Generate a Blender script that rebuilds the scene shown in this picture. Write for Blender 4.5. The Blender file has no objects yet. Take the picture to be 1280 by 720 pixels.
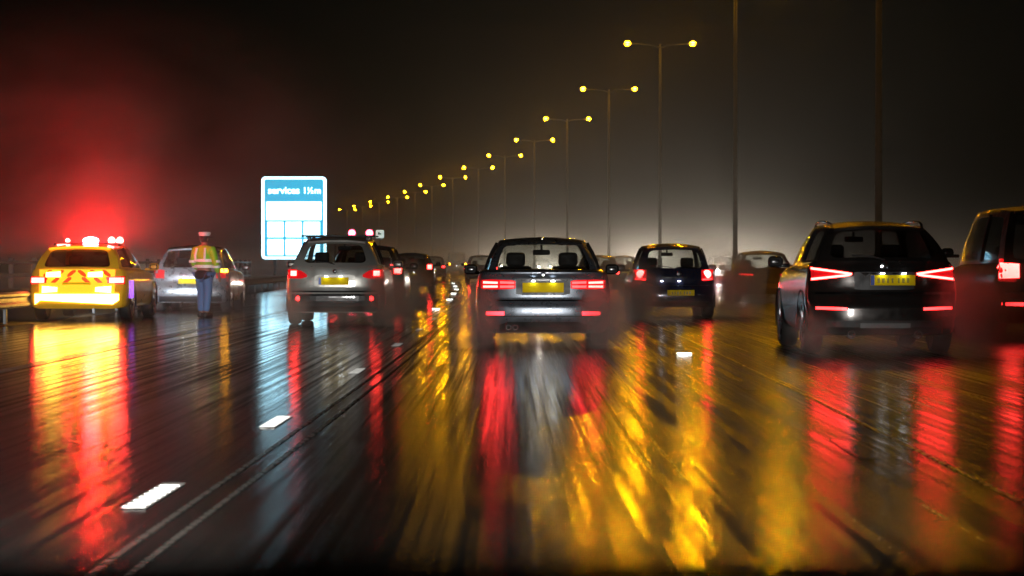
import bpy, bmesh, math, random
from mathutils import Vector, Matrix
from mathutils.bvhtree import BVHTree
random.seed(7)
S = bpy.context.scene
COL = S.collection
PI = math.pi
F = 3022.0            # focal length in pixels of the 1280 px wide photograph
HZ = 328.0            # horizon row
EYE = 1.12

# ------------------------------------------------------------------ camera
cam_d = bpy.data.cameras.new("camera")
cam = bpy.data.objects.new("camera", cam_d)
COL.objects.link(cam)
cam.location = (0, 0, EYE)
cam.rotation_euler = (PI/2 - math.atan((360-HZ)/F), 0, 0)
cam_d.lens = 36.0*F/1280.0
cam_d.sensor_width = 36.0
cam_d.clip_start = 0.1
cam_d.clip_end = 6000
cam_d.dof.use_dof = True
cam_d.dof.focus_distance = 34.0
cam_d.dof.aperture_fstop = 4.2
S.camera = cam

# ------------------------------------------------------------------ world: a night sky
SUN_EL, SUN_ROT = math.radians(4.0), math.radians(150)
w = bpy.data.worlds.new("World")
S.world = w
w.use_nodes = True
nt = w.node_tree
bg = nt.nodes["Background"]
sky = nt.nodes.new("ShaderNodeTexSky")
sky.sky_type = 'NISHITA'
sky.sun_disc = False
sky.sun_elevation = SUN_EL
sky.sun_rotation = SUN_ROT
nt.links.new(sky.outputs[0], bg.inputs[0])
bg.inputs[1].default_value = 0.00035
sun_d = bpy.data.lights.new("moonlight", 'SUN')
sun_d.energy = 0.003
sun_d.angle = math.radians(0.5)
sun_d.color = (1, .93, .85)
sun = bpy.data.objects.new("moonlight", sun_d)
COL.objects.link(sun)
sun.rotation_euler = (PI/2 - SUN_EL, 0, PI - SUN_ROT)

S.view_settings.view_transform = 'Standard'
S.view_settings.look = 'None'
S.view_settings.exposure = 0.0
S.view_settings.gamma = 1.0
S.render.engine = 'CYCLES'
S.cycles.use_denoising = True
S.cycles.max_bounces = 6
S.cycles.diffuse_bounces = 2
S.cycles.glossy_bounces = 4
S.cycles.transmission_bounces = 4
S.cycles.transparent_max_bounces = 16
S.cycles.volume_bounces = 0
S.cycles.sample_clamp_indirect = 4.0
S.cycles.sample_clamp_direct = 0.0
S.cycles.use_adaptive_sampling = True
S.cycles.adaptive_threshold = 0.02
S.cycles.caustics_reflective = False
S.cycles.caustics_refractive = False
S.cycles.volume_step_rate = 2.0
S.cycles.volume_max_steps = 128

# ------------------------------------------------------------------ strengths of the lamps and the added sign glow
P_LAMP = 880.0        # sodium lanterns
P_TAIL = 34.0
P_SIGN = 4.5  # glow given to the reflective services sign
P_HEAD = 9000.0       # own headlamps
P_ONCOMING = 11500.0
HAZE = 0.00013
BANK = 0.015
ROAD_ROUGH = 0.125

# ------------------------------------------------------------------ materials
def principled(name):
    m = bpy.data.materials.new(name)
    m.use_nodes = True
    n = m.node_tree.nodes
    return m, m.node_tree, n["Principled BSDF"]

def M(name, col, rough=.5, metal=0.0, coat=0.0, spec=.5, bump=0.0, bscale=60, vary=.25):
    m, t, p = principled(name)
    p.inputs['Base Color'].default_value = (*col, 1)
    p.inputs['Metallic'].default_value = metal
    p.inputs['Coat Weight'].default_value = coat
    p.inputs['Coat Roughness'].default_value = .06
    p.inputs['Specular IOR Level'].default_value = spec
    tc = t.nodes.new("ShaderNodeTexCoord")
    nz = t.nodes.new("ShaderNodeTexNoise")
    nz.inputs['Scale'].default_value = 9
    nz.inputs['Detail'].default_value = 6
    t.links.new(tc.outputs['Object'], nz.inputs['Vector'])
    mr = t.nodes.new("ShaderNodeMapRange")
    mr.inputs[1].default_value = .3; mr.inputs[2].default_value = .7
    mr.inputs[3].default_value = max(.02, rough*(1-vary)); mr.inputs[4].default_value = min(1, rough*(1+vary))
    t.links.new(nz.outputs[0], mr.inputs[0])
    t.links.new(mr.outputs[0], p.inputs['Roughness'])
    if bump:
        n2 = t.nodes.new("ShaderNodeTexNoise"); n2.inputs['Scale'].default_value = bscale; n2.inputs['Detail'].default_value = 2
        t.links.new(tc.outputs['Object'], n2.inputs['Vector'])
        b = t.nodes.new("ShaderNodeBump"); b.inputs['Strength'].default_value = bump; b.inputs['Distance'].default_value = .01
        t.links.new(n2.outputs[0], b.inputs['Height'])
        t.links.new(b.outputs[0], p.inputs['Normal'])
        if coat: t.links.new(b.outputs[0], p.inputs['Coat Normal'])
    return m

def E(name, col, strength, base=(.05, .05, .05)):
    m, t, p = principled(name)
    p.inputs['Base Color'].default_value = (*base, 1)
    p.inputs['Roughness'].default_value = .25
    p.inputs['Emission Color'].default_value = (*col, 1)
    p.inputs['Emission Strength'].default_value = strength
    return m

def glass(name, tint=(.68, .71, .70)):
    m = bpy.data.materials.new(name)
    m.use_nodes = True
    t = m.node_tree
    t.nodes.clear()
    out = t.nodes.new("ShaderNodeOutputMaterial")
    mix = t.nodes.new("ShaderNodeMixShader")
    tr = t.nodes.new("ShaderNodeBsdfTransparent"); tr.inputs[0].default_value = (*tint, 1)
    gl = t.nodes.new("ShaderNodeBsdfGlossy"); gl.inputs[0].default_value = (1, 1, 1, 1); gl.inputs['Roughness'].default_value = .06
    lw = t.nodes.new("ShaderNodeLayerWeight"); lw.inputs[0].default_value = .5
    pw = t.nodes.new("ShaderNodeMath"); pw.operation = 'POWER'; pw.inputs[1].default_value = 5.0
    t.links.new(lw.outputs['Facing'], pw.inputs[0])
    fr = t.nodes.new("ShaderNodeMapRange"); fr.inputs[3].default_value = .04; fr.inputs[4].default_value = .95
    t.links.new(pw.outputs[0], fr.inputs[0])
    t.links.new(fr.outputs[0], mix.inputs[0])
    t.links.new(tr.outputs[0], mix.inputs[1]); t.links.new(gl.outputs[0], mix.inputs[2])
    t.links.new(mix.outputs[0], out.inputs[0])
    return m

MT = {
    'tyre': M('tyre rubber', (.012, .012, .012), .55),
    'rim': M('alloy', (.35, .35, .36), .3, 1.0),
    'trim': M('black plastic', (.012, .012, .013), .42),
    'gloss': M('gloss black', (.01, .01, .011), .12, coat=.5),
    'chrome': M('chrome', (.75, .76, .78), .12, 1.0),
    'seat': M('dark seat cloth', (.012, .011, .011), .85),
    'glass': glass('car glass'),
    'glass_dark': glass('tinted glass', (.22, .22, .23)),
    'mirror': M('dim mirror glass', (.012, .012, .013), .4, spec=.05),
    'plate': M('yellow plate', (.85, .58, .004), .6, spec=.08),
    'plate_ink': M('plate lettering', (.30, .22, .01), .4),
    'plate_blue': M('plate band', (.01, .06, .35), .35),
    'red_lens': E('red lens', (1, .01, .015), .45, (.35, .005, .008)),
    'tail': E('lit tail lamp', (1, .035, .03), P_TAIL, (.4, .01, .01)),
    'tail_soft': E('soft lit tail lamp', (1, .02, .02), P_TAIL*.35, (.4, .01, .01)),
    'reflector': E('lit bumper lamp', (1, .03, .04), P_TAIL*.25, (.5, .01, .02)),
    'amber': E('lit amber lamp', (1, .45, .02), 30),
    'plate_lamp': E('plate lamp', (.8, .9, 1), 24),
    'head': E('headlamp glow', (1, .95, .85), 160),
    'steel': M('galvanised steel', (.20, .20, .20), .6, .4, bump=.1, bscale=20),
    'pole': M('weathered column', (.07, .07, .068), .6, .2),
    'white_lamp_body': M('lantern body', (.25, .25, .25), .5),
    'sodium': E('sodium bowl', (1.0, .43, .0009), P_LAMP, (.6, .5, .3)),
    'sodium_far': E('sodium bowl far', (1.0, .43, .0009), P_LAMP, (.6, .5, .3)),
}
def paint(name, col, rough=.28, metal=.5):
    return M(name, col, rough, metal, coat=.8, bump=.03, bscale=130)

# ------------------------------------------------------------------ helpers
def link(name, mesh, m=None, parent=None, smooth=False):
    if isinstance(mesh, bmesh.types.BMesh):
        bm = mesh
        bmesh.ops.recalc_face_normals(bm, faces=bm.faces[:])
        mesh = bpy.data.meshes.new(name)
        bm.to_mesh(mesh); bm.free()
    if m is not None and not mesh.materials:
        mesh.materials.append(m)
    if smooth:
        for p in mesh.polygons: p.use_smooth = True
    o = bpy.data.objects.new(name, mesh)
    COL.objects.link(o)
    if parent is not None: o.parent = parent
    return o

def thing(name, label, cat, loc=(0, 0, 0), rz=0, group=None):
    o = bpy.data.objects.new(name, None)
    COL.objects.link(o)
    o.empty_display_size = .3
    o.location = loc; o.rotation_euler = (0, 0, rz)
    o['label'] = label; o['category'] = cat
    if group: o['group'] = group
    return o

def tag(o, label, cat, group=None):
    o['label'] = label; o['category'] = cat
    if group: o['group'] = group
    return o

def struct(o):
    o['kind'] = 'structure'; return o

def add_box(bm, c, s, rz=0, bevel=0, seg=2):
    r = bmesh.ops.create_cube(bm, size=1)
    vs = r['verts']
    bmesh.ops.scale(bm, vec=s, verts=vs)
    if bevel:
        es = list({e for v in vs for e in v.link_edges})
        rr = bmesh.ops.bevel(bm, geom=es, offset=bevel, segments=seg, affect='EDGES', profile=.5)
        vs = list({v for f in rr['faces'] for v in f.verts} | {v for v in vs if v.is_valid})
    if rz: bmesh.ops.rotate(bm, cent=(0, 0, 0), matrix=Matrix.Rotation(rz, 3, 'Z'), verts=vs)
    bmesh.ops.translate(bm, vec=c, verts=vs)
    return vs

def box(c, s, bevel=0, rz=0, seg=2):
    bm = bmesh.new(); add_box(bm, c, s, rz, bevel, seg); return bm

def add_tube(bm, pts, rad, n=10, caps=True):
    pts = [Vector(p) for p in pts]
    if not isinstance(rad, (list, tuple)): rad = [rad]*len(pts)
    rings = []
    for i, p in enumerate(pts):
        d = (pts[min(i+1, len(pts)-1)]-pts[max(i-1, 0)]).normalized()
        a = d.orthogonal() if i == 0 else (prev - d*prev.dot(d))
        a.normalize(); prev = a
        b = d.cross(a)
        rings.append([bm.verts.new(p+(a*math.cos(t)+b*math.sin(t))*rad[i]) for t in [2*PI*k/n for k in range(n)]])
    for r0, r1 in zip(rings, rings[1:]):
        for k in range(n): bm.faces.new((r0[k], r0[(k+1) % n], r1[(k+1) % n], r1[k]))
    if caps:
        bm.faces.new(rings[0]); bm.faces.new(rings[-1])

def tube(pts, rad, n=10):
    bm = bmesh.new(); add_tube(bm, pts, rad, n); return bm

def add_lathe(bm, prof, n=24, axis='Z', c=(0, 0, 0)):
    """prof: list of (radius, along)"""
    rings = []
    for r, h in prof:
        ring = []
        for k in range(n):
            t = 2*PI*k/n
            a, b = r*math.cos(t), r*math.sin(t)
            p = {'Z': (a, b, h), 'X': (h, a, b), 'Y': (a, h, b)}[axis]
            ring.append(bm.verts.new((p[0]+c[0], p[1]+c[1], p[2]+c[2])))
        rings.append(ring)
    for r0, r1 in zip(rings, rings[1:]):
        for k in range(n): bm.faces.new((r0[k], r0[(k+1) % n], r1[(k+1) % n], r1[k]))
    bm.faces.new(rings[0]); bm.faces.new(rings[-1])

def lathe(prof, n=24, axis='Z', c=(0, 0, 0)):
    bm = bmesh.new(); add_lathe(bm, prof, n, axis, c); return bm

def hermite(pts, x):
    """smooth interpolation through (x, y) control points, clamped"""
    if x <= pts[0][0]: return pts[0][1]
    if x >= pts[-1][0]: return pts[-1][1]
    for i in range(len(pts)-1):
        if pts[i][0] <= x <= pts[i+1][0]: break
    x0, y0 = pts[i]; x1, y1 = pts[i+1]
    def sl(j):
        if j <= 0 or j >= len(pts)-1: return 0.0
        a = (pts[j][1]-pts[j-1][1])/(pts[j][0]-pts[j-1][0]); b = (pts[j+1][1]-pts[j][1])/(pts[j+1][0]-pts[j][0])
        return 0 if a*b <= 0 else 2*a*b/(a+b)
    h = x1-x0; t = (x-x0)/h
    m0, m1 = sl(i)*h, sl(i+1)*h
    return (2*t**3-3*t*t+1)*y0+(t**3-2*t*t+t)*m0+(-2*t**3+3*t*t)*y1+(t**3-t*t)*m1

def lerp_pts(pts, x):
    for (x0, *a), (x1, *b) in zip(pts, pts[1:]):
        if x0 <= x <= x1 + 1e-9:
            t = (x-x0)/(x1-x0)
            return [p+(q-p)*t for p, q in zip(a, b)]
    return list(pts[-1][1:])

# ------------------------------------------------------------------ the road
RA, RB = .0165, .0002
def rx(u, Y): return u + RA*Y - RB*Y*Y          # a gentle left-hand bend
def rslope(Y): return RA - 2*RB*Y
def at(px, Z, z=0.0): return Vector(((px-640)*Z/F, Z, z))

def ribbon(u0, u1, y0, y1, step, z, nu=1):
    bm = bmesh.new()
    n = max(1, int((y1-y0)/step))
    rows = []
    for i in range(n+1):
        Y = y0+(y1-y0)*i/n
        rows.append([bm.verts.new((rx(u0+(u1-u0)*k/nu, Y), Y, z)) for k in range(nu+1)])
    for r0, r1 in zip(rows, rows[1:]):
        for k in range(nu): bm.faces.new((r0[k], r0[k+1], r1[k+1], r1[k]))
    return bm

def road_material():
    m, t, p = principled('wet asphalt')
    L = t.links.new
    tc = t.nodes.new("ShaderNodeTexCoord")
    def mapped(sx, sy):
        mp = t.nodes.new("ShaderNodeMapping"); mp.inputs['Scale'].default_value = (sx, sy, 1)
        L(tc.outputs['Object'], mp.inputs['Vector']); return mp.outputs[0]
    def noise(vec, scale, detail=3):
        n = t.nodes.new("ShaderNodeTexNoise"); n.inputs['Scale'].default_value = scale; n.inputs['Detail'].default_value = detail
        L(vec, n.inputs['Vector']); return n.outputs[0]
    def ramp(v, a, b, lo, hi):
        r = t.nodes.new("ShaderNodeMapRange"); r.inputs[1].default_value = a; r.inputs[2].default_value = b
        r.inputs[3].default_value = lo; r.inputs[4].default_value = hi
        L(v, r.inputs[0]); return r.outputs[0]
    def math_(op, a, b):
        n = t.nodes.new("ShaderNodeMath"); n.operation = op
        for i, v in enumerate((a, b)):
            if isinstance(v, float): n.inputs[i].default_value = v
            else: L(v, n.inputs[i])
        return n.outputs[0]
    streak = noise(mapped(14.0, .07), 1.0, 4)         # tyre-worn streaks along the lanes
    streak2 = noise(mapped(34.0, .25), 1.0, 3)
    patch = noise(mapped(.35, .10), 1.0, 3)
    cross = noise(mapped(.6, 3.0), 1.0, 3)           # low ripples across the lanes
    stone = noise(mapped(1.0, .45), 45.0, 2)
    grain = noise(tc.outputs['Object'], 140.0, 2)
    col = t.nodes.new("ShaderNodeValToRGB")
    col.color_ramp.elements[0].color = (.012, .012, .012, 1); col.color_ramp.elements[1].color = (.034, .033, .031, 1)
    L(math_('ADD', math_('MULTIPLY', grain, .5), math_('MULTIPLY', streak, .5)), col.inputs[0])
    L(col.outputs[0], p.inputs['Base Color'])
    sx_ = t.nodes.new("ShaderNodeSeparateXYZ"); L(tc.outputs['Object'], sx_.inputs[0])
    lane = ramp(sx_.outputs['X'], -1.5, 6.0, ROAD_ROUGH-.02, ROAD_ROUGH+.11)   # coarser surfacing on the outer lanes
    rough = math_('ADD', ramp(streak, .36, .64, -.06, .07), math_('ADD', lane, ramp(patch, .35, .65, -.03, .04)))
    rough = math_('ADD', rough, math_('ADD', ramp(streak2, .36, .64, -.03, .035), ramp(stone, .35, .65, -.025, .03)))
    rough = math_('MAXIMUM', rough, .05)
    L(rough, p.inputs['Roughness'])
    p.inputs['IOR'].default_value = 1.36
    h = math_('ADD', math_('MULTIPLY', streak, .55), math_('MULTIPLY', streak2, .35))
    h = math_('ADD', h, math_('MULTIPLY', cross, .14))
    h = math_('ADD', h, math_('MULTIPLY', grain, .05))
    h = math_('ADD', h, math_('MULTIPLY', stone, .11))
    b = t.nodes.new("ShaderNodeBump"); b.inputs['Strength'].default_value = .30; b.inputs['Distance'].default_value = .010
    L(h, b.inputs['Height']); L(b.outputs[0], p.inputs['Normal'])
    return m
MT['road'] = road_material()
MT['ground'] = M('wet verge soil', (.018, .02, .012), .8, bump=.6, bscale=6)
MT['line'] = M('worn white paint', (.55, .55, .52), .16, bump=.05, bscale=80)
MT['line_dim'] = M('dim lane paint', (.05, .048, .043), .15)  # lane paint darkened so the dashes sink into the road glare
MT['line_old'] = M('old joint sealant', (.085, .08, .07), .28)

g = bmesh.new()
for v in ((-750, -60), (750, -60), (750, 1500), (-750, 1500)): g.verts.new((v[0], v[1], -.012))
g.faces.new(g.verts)
struct(link('ground', g, MT['ground']))
struct(link('road', ribbon(-9.15, 8.7, -8, 760, 8, 0), MT['road']))
struct(link('opposite_road', ribbon(10.7, 24, -8, 760, 8, 0), MT['road']))
struct(link('edge_line', ribbon(-5.62, -5.44, 4, 620, 6, .004), MT['line']))
struct(link('edge_line', ribbon(8.2, 8.36, 4, 620, 6, .004), MT['line_old']))
for u in (-1.66, -1.52, 2.2):
    struct(link('road_joint', ribbon(u, u+.03, 6, 160, 4, .004), MT['line_old']))
def dashes(u, y0, step, ln, n, m, wd=.16, added_ribs=False, ys=None):
    bm = bmesh.new()
    for i in range(n):
        Y = ys[i] if ys and i < len(ys) else y0+step*i
        vs = [bm.verts.new((rx(u+s*wd/2, y), y, .005)) for s, y in ((-1, Y-ln/2), (1, Y-ln/2), (1, Y+ln/2), (-1, Y+ln/2))]
        bm.faces.new(vs)
        if added_ribs:       # added ribs that catch headlamp light, brightening the dashes
            k = 0
            while k*.15 < ln-.06:
                y = Y-ln/2+.05+k*.15; k += 1
                add_box(bm, (rx(u, y), y, .0065), (wd-.02, .045, .0042))
    return struct(link('lane_line', bm, m))
dashes(-1.88, 11.6, 7.4, 1.25, 60, MT['line'], .12, True, [11.6, 17.0, 24.9]+[32.8+7.6*i for i in range(55)])
dashes(1.85, 14.5, 7.4, 1.5, 60, MT['line_dim'], .12)
dashes(5.3, 13.5, 7.4, 1.5, 60, MT['line_dim'], .12)

# ------------------------------------------------------------------ haze
haze = box((0, 700, 7.0), (1560, 1700, 17.0))
ho = link('haze', haze)
ho['kind'] = 'stuff'
hm = bpy.data.materials.new('haze')
hm.use_nodes = True
hm.node_tree.nodes.clear()
o_ = hm.node_tree.nodes.new("ShaderNodeOutputMaterial")
v_ = hm.node_tree.nodes.new("ShaderNodeVolumePrincipled")
v_.inputs['Color'].default_value = (.92, .92, .92, 1)
v_.inputs['Density'].default_value = HAZE
v_.inputs['Anisotropy'].default_value = .93
hm.node_tree.links.new(v_.outputs[0], o_.inputs['Volume'])
ho.data.materials.append(hm)

# ------------------------------------------------------------------ car builder
def coons(b, t, l, r):
    c00, c10, c01, c11 = b(0), b(1), t(0), t(1)
    def P(u, v):
        return (b(u)*(1-v)+t(u)*v + l(v)*(1-u)+r(v)*u
                - (c00*(1-u)*(1-v)+c10*u*(1-v)+c01*(1-u)*v+c11*u*v))
    return P
TT = [0, .04, .09, .16, .3, .5, .7, .84, .91, .96]
def outer_ring():
    o = [(t, 0) for t in TT]+[(1, t) for t in TT]+[(1-t, 1) for t in TT]+[(0, 1-t) for t in TT]
    return o
def inner_ring(u0, u1, v0, v1, ru, rv):
    out = []
    for (a, b) in outer_ring():
        u, v = u0+(u1-u0)*a, v0+(v1-v0)*b
        # pull the corners in along a quarter circle
        du, dv = min(u-u0, u1-u), min(v-v0, v1-v)
        if du < ru and dv < rv:
            cu = u0+ru if u < (u0+u1)/2 else u1-ru
            cv = v0+rv if v < (v0+v1)/2 else v1-rv
            x, y = (u-cu)/ru, (v-cv)/rv
            k = math.hypot(x, y)
            mx = max(abs(x), abs(y))
            if k > 1e-6: u, v = cu+(x/k)*mx*ru, cv+(y/k)*mx*rv
        out.append((u, v))
    return out
def patch_frame(bm, P, ir):
    orr = outer_ring(); n = len(orr)
    rings = []
    for k in (0, .5, 1):
        rings.append([bm.verts.new(P(a+(c-a)*k, b+(d-b)*k)) for (a, b), (c, d) in zip(orr, ir)])
    for r0, r1 in zip(rings, rings[1:]):
        for i in range(n): bm.faces.new((r0[i], r0[(i+1) % n], r1[(i+1) % n], r1[i]))
def patch_glass(P, ir):
    bm = bmesh.new(); n = len(ir)
    cu, cv = sum(a for a, b in ir)/n, sum(b for a, b in ir)/n
    rings = [[bm.verts.new(P(cu+(a-cu)*k, cv+(b-cv)*k)) for a, b in ir] for k in (1, .7, .4, .15)]
    for r0, r1 in zip(rings, rings[1:]):
        for i in range(n): bm.faces.new((r0[i], r0[(i+1) % n], r1[(i+1) % n], r1[i]))
    bm.faces.new(rings[-1])
    return bm
def patch_grid(bm, P, n=10):
    g = [[bm.verts.new(P(i/n, j/n)) for j in range(n+1)] for i in range(n+1)]
    for i in range(n):
        for j in range(n): bm.faces.new((g[i][j], g[i+1][j], g[i+1][j+1], g[i][j+1]))

SECT = [(0, 0), (.55, 0), (.82, 0), (.93, .03), (.97, .12), (.985, .28), (1, .48), (.995, .66), (.975, .84), (.945, .95), (.89, 1.0), (.5, 1.012), (0, 1.015)]
def body_mesh(L, W, belt, zb, rear, sweep, front_sweep=.5, sect=SECT):
    hw = W/2
    # a dense half section
    xs = [(i, a) for i, (a, b) in enumerate(sect)]; zs = [(i, b) for i, (a, b) in enumerate(sect)]
    N = 36
    prof = [(hermite(xs, i*(len(sect)-1)/N), hermite(zs, i*(len(sect)-1)/N)) for i in range(N+1)]
    ys = [0, .03, .07, .13, .2, .3, .42, .56, .72, .9]
    y = 1.15
    while y < L-.8: ys.append(y); y += .28
    ys += [L-.7, L-.5, L-.34, L-.2, L-.1, L-.04, L]
    bm = bmesh.new()
    def ring(y):
        k = 1.0
        if y < .35: k -= .075*(1-y/.35)**2.4
        if y > L-.8: k -= .16*((y-(L-.8))/.8)**2.2
        hb = hermite(belt, y)
        pts = []
        for a, b in prof:
            x, z = a*hw*k, zb+b*(hb-zb)
            wgt = max(0, 1-y/.8)**2
            yy = y + wgt*(hermite(rear, z)+sweep*(abs(x)/hw)**3.2)
            if y > L-1.0: yy -= ((y-(L-1.0))/1.0)**2*front_sweep*((abs(x)/hw)**2.5+.35*((z-zb)/(hb-zb))**2)
            pts.append((x, yy, z))
        return pts
    rings = [ring(y) for y in ys]
    for s in (1, -1):
        vr = [[bm.verts.new((x*s, y, z)) for x, y, z in r] for r in rings]
        for r0, r1 in zip(vr, vr[1:]):
            for i in range(N): bm.faces.new((r0[i], r0[i+1], r1[i+1], r1[i]))
    for r, yb in ((rings[0], 0), (rings[-1], L)):
        nx = 14
        rows = []
        for x, y, z in r:
            row = []
            for k in range(nx+1):
                xx = -x+2*x*k/nx
                if yb == 0: yy = hermite(rear, z)+sweep*(abs(xx)/hw)**3.2
                else:
                    hb = hermite(belt, L); yy = L-front_sweep*((abs(xx)/hw)**2.5+.35*((z-zb)/(hb-zb))**2)
                row.append(bm.verts.new((xx, yy, z)))
            rows.append(row)
        for r0, r1 in zip(rows[1:-1], rows[2:-1] + [rows[-1]]):
            for k in range(nx):
                try: bm.faces.new((r0[k], r0[k+1], r1[k+1], r1[k]))
                except ValueError: pass
    bmesh.ops.remove_doubles(bm, verts=bm.verts[:], dist=.0015)
    dg = [f for f in bm.faces if f.calc_area() < 1e-8]
    if dg: bmesh.ops.delete(bm, geom=dg, context='FACES')
    return bm

class Car:
    def __init__(s, name, label, cat, px, Z, L, W, belt, zb, rear, sweep, gh, pm, glassm='glass', heading=None, lower=None,
                 margins=None, wheel=.32, axle=(.85, None), wheels=True, interior=True, bar_m=None, front_sweep=.5):
        p = at(px, Z)
        s.Z, s.L, s.W = Z, L, W
        rz = -math.atan(rslope(Z)) if heading is None else heading
        s.root = thing(name, label, cat, p, rz)
        s.pm = pm
        bm = body_mesh(L, W, belt, zb, rear, sweep, front_sweep)
        bmesh.ops.recalc_face_normals(bm, faces=bm.faces[:])
        s.bvh = BVHTree.FromBMesh(bm)
        s.body = link('body', bm, pm, s.root, True)
        s.hb = belt
        if gh: s.cabin(gh, MT[glassm], margins or {}, bar_m)
        if wheels: s.wheels(wheel, axle)
        if interior: s.seats(gh)

    # --- greenhouse
    def cabin(s, gh, gm, mg, bar_m):
        rb, rt, ft, fb = [gh[k] for k in ('rb', 'rt', 'ft', 'fb')]
        pb, pt = gh.get('bulge', .10), gh.get('bulge_top', .07)
        cr = gh.get('crown', .035)
        def q(a): return 1-(2*a-1)**2
        def V(*a): return Vector(a)
        RB = lambda u: V((2*u-1)*rb[0], rb[1]-pb*q(u), rb[2]+.01*q(u))
        RT = lambda u: V((2*u-1)*rt[0], rt[1]-pt*q(u), rt[2]+cr*q(u))
        FT = lambda u: V((2*u-1)*ft[0], ft[1]+pt*q(u), ft[2]+cr*q(u))
        FB = lambda u: V((2*u-1)*fb[0], fb[1]+.18*q(u), fb[2]+.01*q(u))
        def pil(a, b, sg, yb):   # pillar with a slight bow
            return lambda v: V(sg*(a[0]+(b[0]-a[0])*v+.02*q(v)), a[1]+(b[1]-a[1])*v+yb*q(v), a[2]+(b[2]-a[2])*v+.012*q(v))
        rl, rr_ = pil(rb, rt, -1, gh.get('pbow', -.03)), pil(rb, rt, 1, gh.get('pbow', -.03))
        fl, fr = pil(fb, ft, -1, .02), pil(fb, ft, 1, .02)
        def sb(sg): return lambda u: V(sg*(rb[0]+(fb[0]-rb[0])*u+.05*q(u)), rb[1]+(fb[1]-rb[1])*u, rb[2]+(fb[2]-rb[2])*u+.01*q(u))
        def st(sg): return lambda u: V(sg*(rt[0]+(ft[0]-rt[0])*u+.04*q(u)), rt[1]+(ft[1]-rt[1])*u, rt[2]+(ft[2]-rt[2])*u+.045*q(u))
        P_rear = coons(RB, RT, rl, rr_)
        P_front = coons(FB, FT, fl, fr)
        P_l = coons(sb(-1), st(-1), rl, fl)
        P_r = coons(sb(1), st(1), rr_, fr)
        P0 = coons(RT, FT, st(-1), st(1))
        P_roof = lambda u, v: P0(u, v)+Vector((0, 0, .025*16*u*(1-u)*v*(1-v)))
        m = dict(rear=(.07, .93, .06, .90, .05, .10), side=(.09, .93, .06, .86, .05, .12), front=(.05, .95, .05, .92, .04, .08)); m.update(mg)
        bm = bmesh.new()
        irs = {}
        for key, P, k in (('rear', P_rear, 'rear'), ('front', P_front, 'front'), ('l', P_l, 'side'), ('r', P_r, 'side')):
            ir = inner_ring(*m[k]); irs[key] = ir
            patch_frame(bm, P, ir)
        patch_grid(bm, P_roof)
        bmesh.ops.remove_doubles(bm, verts=bm.verts[:], dist=.004)
        # roof grid edges do not share the ring spacing, so round only by normals
        bmesh.ops.recalc_face_normals(bm, faces=bm.faces[:])
        roof = link('roof', bm, s.pm, s.root, True)
        roof.data.set_sharp_from_angle(angle=math.radians(50))
        s.roof = roof
        link('rear_window', patch_glass(P_rear, irs['rear']), gm, s.root, True)
        link('windscreen', patch_glass(P_front, irs['front']), MT['glass'], s.root, True)
        for k, P, sg in (('l', P_l, -1), ('r', P_r, 1)):
            link('side_window', patch_glass(P, irs[k]), gm, s.root, True)
            bmp = bmesh.new()
            for uu in (.40,):
                pts = [P(uu+.0, v) + Vector((sg*.006, 0, 0)) for v in (.04, .3, .6, .9)]
                add_tube(bmp, pts, .03, 6)
            link('door_pillar', bmp, MT['gloss'], s.root)
        s.P_rear = P_rear; s.st = st

    def seats(s, gh):
        zb = gh['fb'][2]; zt = gh['ft'][2]
        y0 = gh['fb'][1]-1.25
        for sx in (-.37, .37):
            bm = bmesh.new()
            add_box(bm, (sx, y0, zb-.02), (.46, .16, .26), 0, .05, 3)
            add_box(bm, (sx, y0+.01, zb+.2), (.27, .12, .2), 0, .05, 3)
            link('front_seat', bm, MT['seat'], s.root, True)
        if gh.get('mirror', True):
            bm = bmesh.new()
            add_box(bm, (0, gh['ft'][1]+.25, zt-.12), (.25, .05, .075), 0, .02, 2)
            add_box(bm, (0, gh['ft'][1]+.27, zt-.05), (.03, .03, .12))
            link('inner_mirror', bm, MT['seat'], s.root)

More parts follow.
